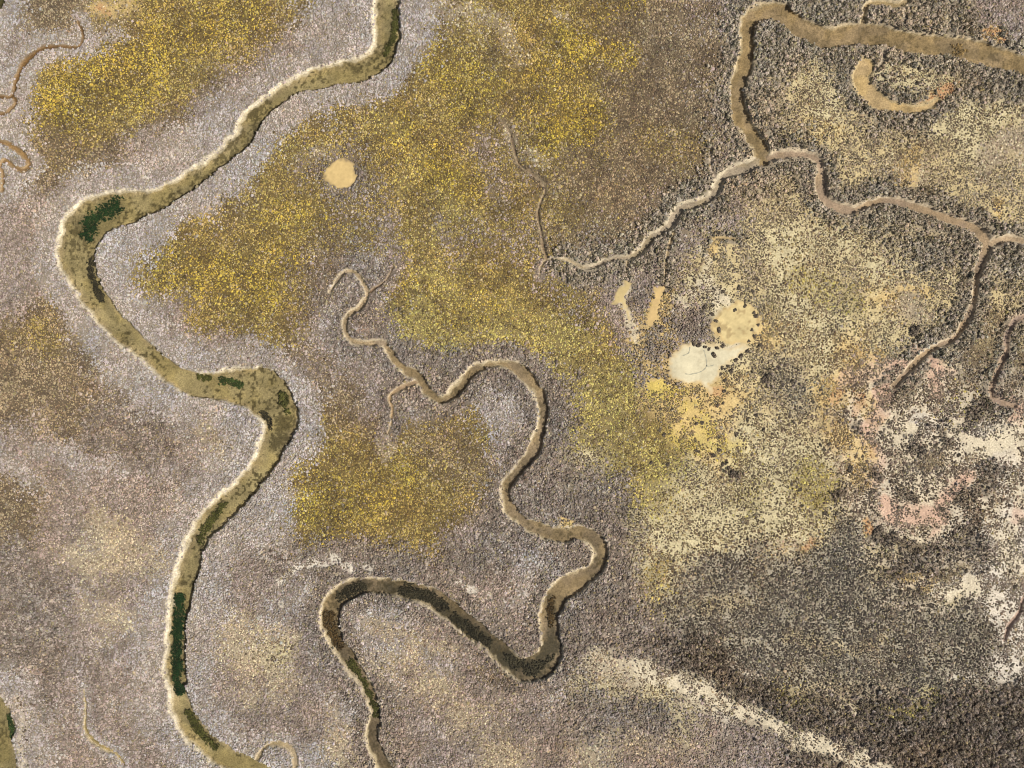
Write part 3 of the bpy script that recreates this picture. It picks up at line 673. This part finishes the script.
# ------------------------------------------------------------------ plants
def tufts(x, y, z, r, h, c, r_=None, k=6):
    """ragged little cones, k triangles each; returns verts, faces, colours"""
    r_ = r_ or rng
    n = len(x)
    a0 = r_.random((n, 1)) * 6.283
    ang = a0 + (np.arange(k)[None, :] + (r_.random((n, k)) - .5) * .7) * (2 * math.pi / k)
    rad = r[:, None] * (.62 + .62 * r_.random((n, k)))
    V = np.empty((n, k + 1, 3), np.float32)
    V[:, :k, 0] = x[:, None] + rad * np.cos(ang)
    V[:, :k, 1] = y[:, None] + rad * np.sin(ang)
    V[:, :k, 2] = z[:, None] + h[:, None] * (r_.random((n, k)) * .38 - .12)
    off = r[:, None] * .8 * (r_.random((n, 2)) - .5)
    V[:, k, 0] = x + off[:, 0]
    V[:, k, 1] = y + off[:, 1]
    V[:, k, 2] = z + h
    b = (np.arange(n) * (k + 1))[:, None]
    i = np.arange(k)
    Fc = np.stack([b + i, b + (i + 1) % k, np.broadcast_to(b + k, (n, k))], -1).reshape(-1, 3)
    C = np.repeat(c[:, None, :], k + 1, 1) * (.9 + .2 * r_.random((n, k + 1, 1)))
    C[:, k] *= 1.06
    return V.reshape(-1, 3), Fc, C.reshape(-1, 3)


def cells(x, y, s, seed):
    """nearest jittered cell centre: distance and a hash of the cell"""
    r = np.random.default_rng(seed)
    n = 256
    jx, jy, hh = r.random((n, n)), r.random((n, n)), r.random((n, n))
    ix = np.floor(x / s).astype(int); iy = np.floor(y / s).astype(int)
    best = np.full(x.shape, 1e9); hv = np.zeros(x.shape)
    for a in (-1, 0, 1):
        for b in (-1, 0, 1):
            cx, cy = ix + a, iy + b
            d = np.hypot((cx + .15 + .7 * jx[cx % n, cy % n]) * s - x, (cy + .15 + .7 * jy[cx % n, cy % n]) * s - y)
            k = d < best
            best = np.where(k, d, best); hv = np.where(k, hh[cx % n, cy % n], hv)
    return best, hv


SP = .265
px, py = np.meshgrid(np.arange(-111, 111, SP), np.arange(-85, 85, SP), indexing='ij')
px = px.ravel(); py = py.ravel()
px = px + (rng.random(px.shape) - .5) * SP * 1.15
py = py + (rng.random(py.shape) - .5) * SP * 1.15
Fp = sample(F, px, py); IDp = sample(ID, px, py); PNp = sample(PAN, px, py)
Tp = sample(T, px, py)
keep = ((Fp > .0 + .12 * rng.random(px.shape)) | ((Tp < .75) & (rng.random(px.shape) < .42 * np.clip(1 - Tp / .75, 0, 1) + .05))) & (PNp > -1.6 + 2.4 * rng.random(px.shape))
px, py, Fp, IDp, PNp = px[keep], py[keep], Fp[keep], IDp[keep], PNp[keep]
stray = (rng.random(px.shape) < .32)
sx = px + np.where(stray, rng.normal(0, 1.6, px.shape), 0); sy = py + np.where(stray, rng.normal(0, 1.6, px.shape), 0)
Wp = zone_weights(sx, sy, sample(F, sx, sy), sample(ID, sx, sy))
cum = np.cumsum(Wp, 1); cum /= cum[:, -1:]
zsel = (cum < rng.random((len(px), 1))).sum(1)
zsel = np.clip(zsel, 0, len(ZK) - 1)
clump = fbm(px, py, 1.5, 401, 3) * .75 + vnoise(px, py, .6, 403) * .25
clump = np.clip((clump - .28) / .44, 0, 1)
big = np.clip((fbm(px, py, 2.8, 405, 3) - .28) / .44, 0, 1)
patch = fbm(px, py, 4.5, 409, 4)
tone_var = 1 + (fbm(px, py, 3.2, 419, 4) - .5) * .62
drift = fbm(px, py, 8, 431, 3) - .5
lump = fbm(px, py, 1.7, 433, 2) - .5
rnd = rng.random(len(px))
PLANT_K = K * .80
groups = {'purslane': 'ghlk', 'glasswort': 'ywbon', 'saltbush': 'ptsqdmvxr', 'thicket': 'ec'}
store = {g: [] for g in groups}
for zi, zk in enumerate(ZK):
    soilc, pl, cov, rr, hh, bush = ZONES[zk]
    k = zsel == zi
    if not k.any():
        continue
    x, y = px[k], py[k]
    n = len(x)
    score = (.40 * rnd[k] + .40 * clump[k] + .20 * big[k]) if zk not in 'vksqmx' else (.30 * rnd[k] + .32 * clump[k] + .38 * big[k])
    rank = np.empty(n); rank[np.argsort(score)] = (np.arange(n) + .5) / n
    ex = rank < cov
    zoff = np.zeros(n)
    pick = rng.random(n)
    if bush:
        _, sp, R, Hb = bush
        d, hv = cells(x, y, sp, 500 + zi)
        q = d / (R * (.75 + .5 * hv))
        zoff = Hb * (.6 + .8 * hv) * np.sqrt(np.clip(1 - q * q, 0, 1))
        ex &= (q < 1.0) | (rng.random(n) < .45)
        pick = np.clip(.55 * pick + .45 * hv + (q - .5) * .15, 0, .999)
    else:
        # patches where the bright or the dark plants gather
        pick = np.clip(pick + (.5 - patch[k]) * (1.0 if zk in 'ywb' else .7) + (.5 - clump[k]) * (.55 if zk in 'ywbo' else 0), 0, .999)
    cs = np.cumsum([p[1] for p in pl]); cs = cs / cs[-1]
    ci = np.searchsorted(cs, pick, side='right').clip(0, len(pl) - 1)
    C = np.array([lin(p[0]) for p in pl])[ci] / PLANT_K
    ac = np.array([lin(p) for p in ACCENT])[rng.integers(0, len(ACCENT), n)] / PLANT_K
    am = rng.random((n, 1)) < (.10 if zk in 'ptsqdkmvxr' else .22)
    C = np.where(am, .35 * C + .65 * ac, C)
    C = C * (tone_var[k] * ((.90 + .18 * rng.random(n)) if zk in 'ghl' else (.82 + .36 * rng.random(n))))[:, None]
    C = C * (1 + (rng.random((n, 3)) - .5) * .10)
    if zk in 'ghlc':
        C = C * (1 + lump[k] * .42)[:, None] * (1 + drift[k][:, None] * np.array([.22, .02, -.22]))
    else:
        C = C * (1 + drift[k][:, None] * np.array([.16, .0, -.20]))
    z = sample(Z, x, y) + zoff * .9
    r = rr * np.clip(np.exp(rng.normal(0, .34, n)) * .92, .5, 2.0)
    h = hh * (.55 + .8 * rng.random(n))
    for g, zs in groups.items():
        if zk in zs:
            store[g].append((x[ex], y[ex], z[ex], r[ex], h[ex], C[ex]))
INFO = {
    'purslane': ('purslane_carpet', 'grey mauve low shrubs carpeting the creek banks and lower left flats', 'ground cover'),
    'glasswort': ('glasswort_carpet', 'yellow, ochre and olive low plants carpeting the meadows between creeks', 'ground cover'),
    'saltbush': ('saltbush_carpet', 'small dark plants speckling the pale soil of the right half', 'ground cover'),
    'thicket': ('thicket_carpet', 'dense charcoal and grey green thicket along upper right creeks and lower right', 'thicket'),
}
for g in groups:
    A = [np.concatenate([s[i] for s in store[g]]) for i in range(6)]
    v, f, c = tufts(*A)
    o = link(INFO[g][0], make_mesh(INFO[g][0], v, f, np.clip(c, 0.004, .9)), M_PLANT, INFO[g][1], INFO[g][2], 'stuff')


# ------------------------------------------------------------------ weed mats and one painted shade strip on the creek beds
def mat_obj(name, pts, r, tone, label, cat, zlev=-.5, dens=.17, hh=.14, cover=.9):
    P = np.array(pts, float)
    m = r + 4
    us = np.arange(P[:, 0].min() - m, P[:, 0].max() + m, dens / S)
    vs = np.arange(P[:, 1].min() - m, P[:, 1].max() + m, dens / S)
    uu, vv = np.meshgrid(us, vs, indexing='ij')
    uu = uu.ravel() + (rng.random(uu.size) - .5) * dens / S
    vv = vv.ravel() + (rng.random(vv.size) - .5) * dens / S
    d = np.full(uu.shape, 1e9)
    for q in range(len(P) - 1):
        ex, ey = P[q + 1] - P[q]
        t = np.clip(((uu - P[q, 0]) * ex + (vv - P[q, 1]) * ey) / (ex * ex + ey * ey), 0, 1)
        d = np.minimum(d, np.hypot(uu - P[q, 0] - t * ex, vv - P[q, 1] - t * ey))
    x, y = X(uu), Y(vv)
    d = d / r + (fbm(x, y, 1.8, 611, 4) - .5) * 1.6 + (vnoise(x, y, .4, 617) - .5) * 1.0
    k = (rng.random(d.shape) < np.clip((1.32 - d) / .95, 0, cover)) & (d < 1.3) & (sample(T, x, y) > 1.0)
    x, y = x[k], y[k]
    if len(x) < 4:
        return
    z = np.maximum(sample(Z, x, y), zlev - .1)
    # only what hangs together stays in the mat
    cx_ = np.floor((x - x.min()) / .23).astype(int); cy_ = np.floor((y - y.min()) / .23).astype(int)
    left = set(zip(cx_.tolist(), cy_.tolist())); best = set()
    while left:
        todo = [left.pop()]; comp = set(todo)
        while todo:
            a_, b_ = todo.pop()
            for p_ in ((a_ + i_, b_ + j_) for i_ in (-1, 0, 1) for j_ in (-1, 0, 1)):
                if p_ in left:
                    left.remove(p_); comp.add(p_); todo.append(p_)
        if len(comp) > len(best):
            best = comp
    gap = np.array([c_ in best for c_ in zip(cx_.tolist(), cy_.tolist())])
    x, y, z = x[gap], y[gap], z[gap]
    base = lin(tone) / PLANT_K
    c = base[None, :] * (.7 + 1.0 * rng.random((len(x), 1))) * (1 + (fbm(x, y, 1.2, 613) - .5) * 1.2)[:, None]
    v, f, c = tufts(x, y, z, dens * (.5 + .7 * rng.random(len(x))), hh * (.5 + rng.random(len(x))), c)
    o = link(name, make_mesh(name, v, f, np.clip(c, .003, .8)), M_PLANT, label, cat)
    return o


GRN, OLV, BRN, BLK = (32, 54, 26), (78, 78, 40), (84, 68, 42), (62, 58, 44)
mat_obj('bed_mat', [(84,232),(91,221),(102,212),(114,206)], 7.5, GRN, 'largest deep green weed mat, in the wide pool of the left creek', 'weed mat')
mat_obj('bed_mat', [(178,600),(177,620),(176,650),(176,675),(178,692)], 5, GRN, 'long deep green weed mat along the straight lower run of the left creek', 'weed mat')
mat_obj('bed_mat', [(198,376),(208,378)], 3, OLV, 'small olive weed mat under the upper bank before the left creek bend', 'weed mat')
mat_obj('bed_mat', [(222,380),(232,382),(238,386)], 3.6, (60,74,38), 'mid green weed mat at the mouth of the bulging bend', 'weed mat')
mat_obj('bed_mat', [(90,262),(91,276),(94,288),(100,300)], 3.4, (58,54,40), 'blackish olive painted shadow strip of the right bank below the wide pool', 'weed mat')  # dark tufts paint in the shadow cast by the right bank
mat_obj('bed_mat', [(262,412),(267,420),(270,428)], 2.6, BLK, 'blackish weed strip beside the pale inner bank of the bulging bend', 'weed mat', cover=.62)
mat_obj('bed_mat', [(283,395),(286,410),(284,420)], 4, OLV, 'faint olive weed patch in the outer part of the bulging bend', 'weed mat', dens=.3)
mat_obj('bed_mat', [(396,10),(394,34),(386,52)], 3, OLV, 'olive weed strip by the right bank at the top of the left creek', 'weed mat')
mat_obj('bed_mat', [(222,506),(210,522),(199,540)], 4, OLV, 'olive brown weed strip in the slanting run below the bulging bend', 'weed mat')
mat_obj('bed_mat', [(187,714),(198,732),(214,748)], 3.6, OLV, 'olive weed strip in the bottom run of the left creek', 'weed mat')
mat_obj('bed_mat', [(326,620),(330,632),(336,646)], 7, BRN, 'dark brown weed mat in the left hairpin of the middle creek', 'weed mat', cover=.62)
mat_obj('bed_mat', [(341,596),(352,590),(362,587)], 5, BLK, 'grey black weed mat at the top of the left hairpin', 'weed mat', cover=.62)
mat_obj('bed_mat', [(405,590),(425,596),(442,606)], 6, BLK, 'long blackish weed mat in the arched run of the middle creek', 'weed mat', cover=.62)
mat_obj('bed_mat', [(455,618),(472,632),(487,643)], 5, BLK, 'blackish weed streak on the slope down to the dark pool', 'weed mat', cover=.62)
mat_obj('bed_mat', [(512,660),(530,670),(546,660),(553,645)], 8, BLK, 'broad charcoal weed mat filling the dark pool bend', 'weed mat', cover=.62, dens=.26)
mat_obj('bed_mat', [(549,575),(553,570),(562,566)], 5, BRN, 'brown silt weed patch under the upper bank of the small side pool', 'weed mat', cover=.62)
mat_obj('bed_mat', [(553,600),(551,612),(552,626)], 3, BRN, 'thin brown weed streak above the dark pool', 'weed mat', cover=.62)
mat_obj('bed_mat', [(350,665),(360,680),(369,697),(374,715)], 4, OLV, 'olive weed streak in the lower tail of the middle creek', 'weed mat')
mat_obj('bed_mat', [(0,698),(6,707),(10,722),(11,738)], 3, (52,68,34), 'green weed mat in the lower left corner pool', 'weed mat')
mat_obj('bed_mat', [(920,43),(940,46),(970,50)], 4, (128,108,72), 'faint brown weed patch in the wide upper right creek', 'weed mat', dens=.32)


# ------------------------------------------------------------------ single shrubs
def shrub_mesh(name, seed, tones, flat=.75):
    r = np.random.default_rng(seed)
    n = 90
    # leaf clumps spread through a dome of unit radius
    d = r.normal(size=(n, 3)); d[:, 2] = np.abs(d[:, 2])
    d /= np.linalg.norm(d, axis=1)[:, None]
    lob = 1 + .22 * np.sin(np.arctan2(d[:, 1], d[:, 0]) * r.integers(2, 5) + r.random() * 6)
    d *= (lob * (.55 + .45 * r.random(n)))[:, None]
    c = np.array([lin(t) for t in tones])[r.integers(0, len(tones), n)] / PLANT_K * (.7 + .6 * r.random((n, 1)))
    v, f, c = tufts(d[:, 0], d[:, 1], d[:, 2] * flat, np.full(n, .26), np.full(n, .24), c, r, 5)
    v[:, 2] = np.maximum(v[:, 2], 0)
    return make_mesh(name, v, f, np.clip(c, .004, .8))


DK = [shrub_mesh('dark_shrub', 900 + i, [(102,92,78),(82,73,62),(124,112,96)], .6) for i in range(6)]
TH = [shrub_mesh('thicket_shrub', 950 + i, [(154,140,126),(124,111,98),(170,154,140)], .85) for i in range(6)]
CR = [shrub_mesh('bank_shrub', 980 + i, [(122,115,98),(100,95,76),(150,142,128)], .85) for i in range(6)]
placed = []


def put(name, meshes, u, v, rpx, label, group=None):
    x, y = float(X(u)), float(Y(v))
    r = rpx * S
    f = float(sample(F, np.array([x]), np.array([y]))[0])
    if f < r * .8:
        return False
    for a, b, q in placed:
        if (a - x) ** 2 + (b - y) ** 2 < (.72 * (q + r)) ** 2:
            return False
    z = float(sample(Z, np.array([x]), np.array([y]))[0])
    o = link(name, random.choice(meshes), M_PLANT, label, 'shrub', None, group)
    o.location = (x, y, z - .03)
    o.rotation_euler = (0, 0, random.random() * 6.28)
    o.scale = (r, r * random.uniform(.85, 1.15), r * random.uniform(.8, 1.1))
    placed.append((x, y, r))
    return True


put('dark_shrub', DK, 914.5, 330.5, 5.5, 'largest lone dark bush, above the upper end of the pink gully')
put('dark_shrub', DK, 714, 355, 2.6, 'dark bush standing inside the cream pan near its upper edge')
put('dark_shrub', DK, 765, 379, 3.8, 'dark bush clump right of the cream pan among pale speckled ground')
put('dark_shrub', DK, 734, 474, 4.6, 'broad dark bush in the yellow speckled ground below the pans')
put('dark_shrub', DK, 850, 469, 3.6, 'dark bush on orange ground left of the pink gully trail')
put('dark_shrub', DK, 878, 531, 4.8, 'dark brown bush at the head of the pink salt flat')
EDGE = [(705,307),(712,314),(716,321),(723,346),(717,348),(722,368),(728,366),(721,374),(725,380),(741,356),(736,360),(748,351),(749,341),(754,336),(756,316),(758,325),(754,313),(735,310),(705,347),(699,345),(731,371),(760,345),(745,306),(702,312),(694,343),(709,349),(752,330),(713,306),(719,330)]
for u, v in EDGE:
    put('dark_shrub', DK, u, v, random.uniform(1.6, 2.6), 'small dark bush fringing the cream and ochre mud pans', 'dark bushes round the pans')
tries = 0
cnt = 0
FIELD = [(640,270,760,300),(640,400,760,470),(790,440,880,520),(860,420,1010,520),(900,560,1020,620),(690,370,830,450)]
while cnt < 80 and tries < 3000:
    tries += 1
    b = random.choice(FIELD)
    u, v = random.uniform(b[0], b[2]), random.uniform(b[1], b[3])
    cnt += put('dark_shrub', DK, u, v, random.uniform(1.5, 2.4), 'small dark bush dotted on the pale speckled salt ground', 'dark bushes on the salt ground')
cnt = tries = 0
while cnt < 115 and tries < 4000:
    tries += 1
    u, v = random.uniform(790, 1022), random.uniform(690, 766)
    if v < 690 + max(0, (900 - u)) * .12 or v > 700 + (u - 780) * .75:
        continue
    cnt += put('thicket_shrub', TH, u, v, random.uniform(2.4, 3.9), 'rounded grey brown bush in the dark thicket of the lower right corner', 'bushes of the dark thicket')
cnt = tries = 0
bankpts = np.concatenate([CREEKS[n]['dense'] for n in ('C', 'C2', 'C4', 'OX')])
while cnt < 90 and tries < 6000:
    tries += 1
    b = bankpts[random.randrange(len(bankpts))]
    a = random.random() * 6.283
    dd = b[2] + random.uniform(.8, 2.6)
    u, v = (b[0] + dd * math.cos(a)) / S + CU, CV - (b[1] + dd * math.sin(a)) / S
    if not (4 < u < 1020 and 4 < v < 764):
        continue
    cnt += put('bank_shrub', CR, u, v, random.uniform(2.2, 3.6), 'grey green bush crowding the banks of the upper right creeks', 'bushes along the upper right creeks')
print('shrubs', len(placed))
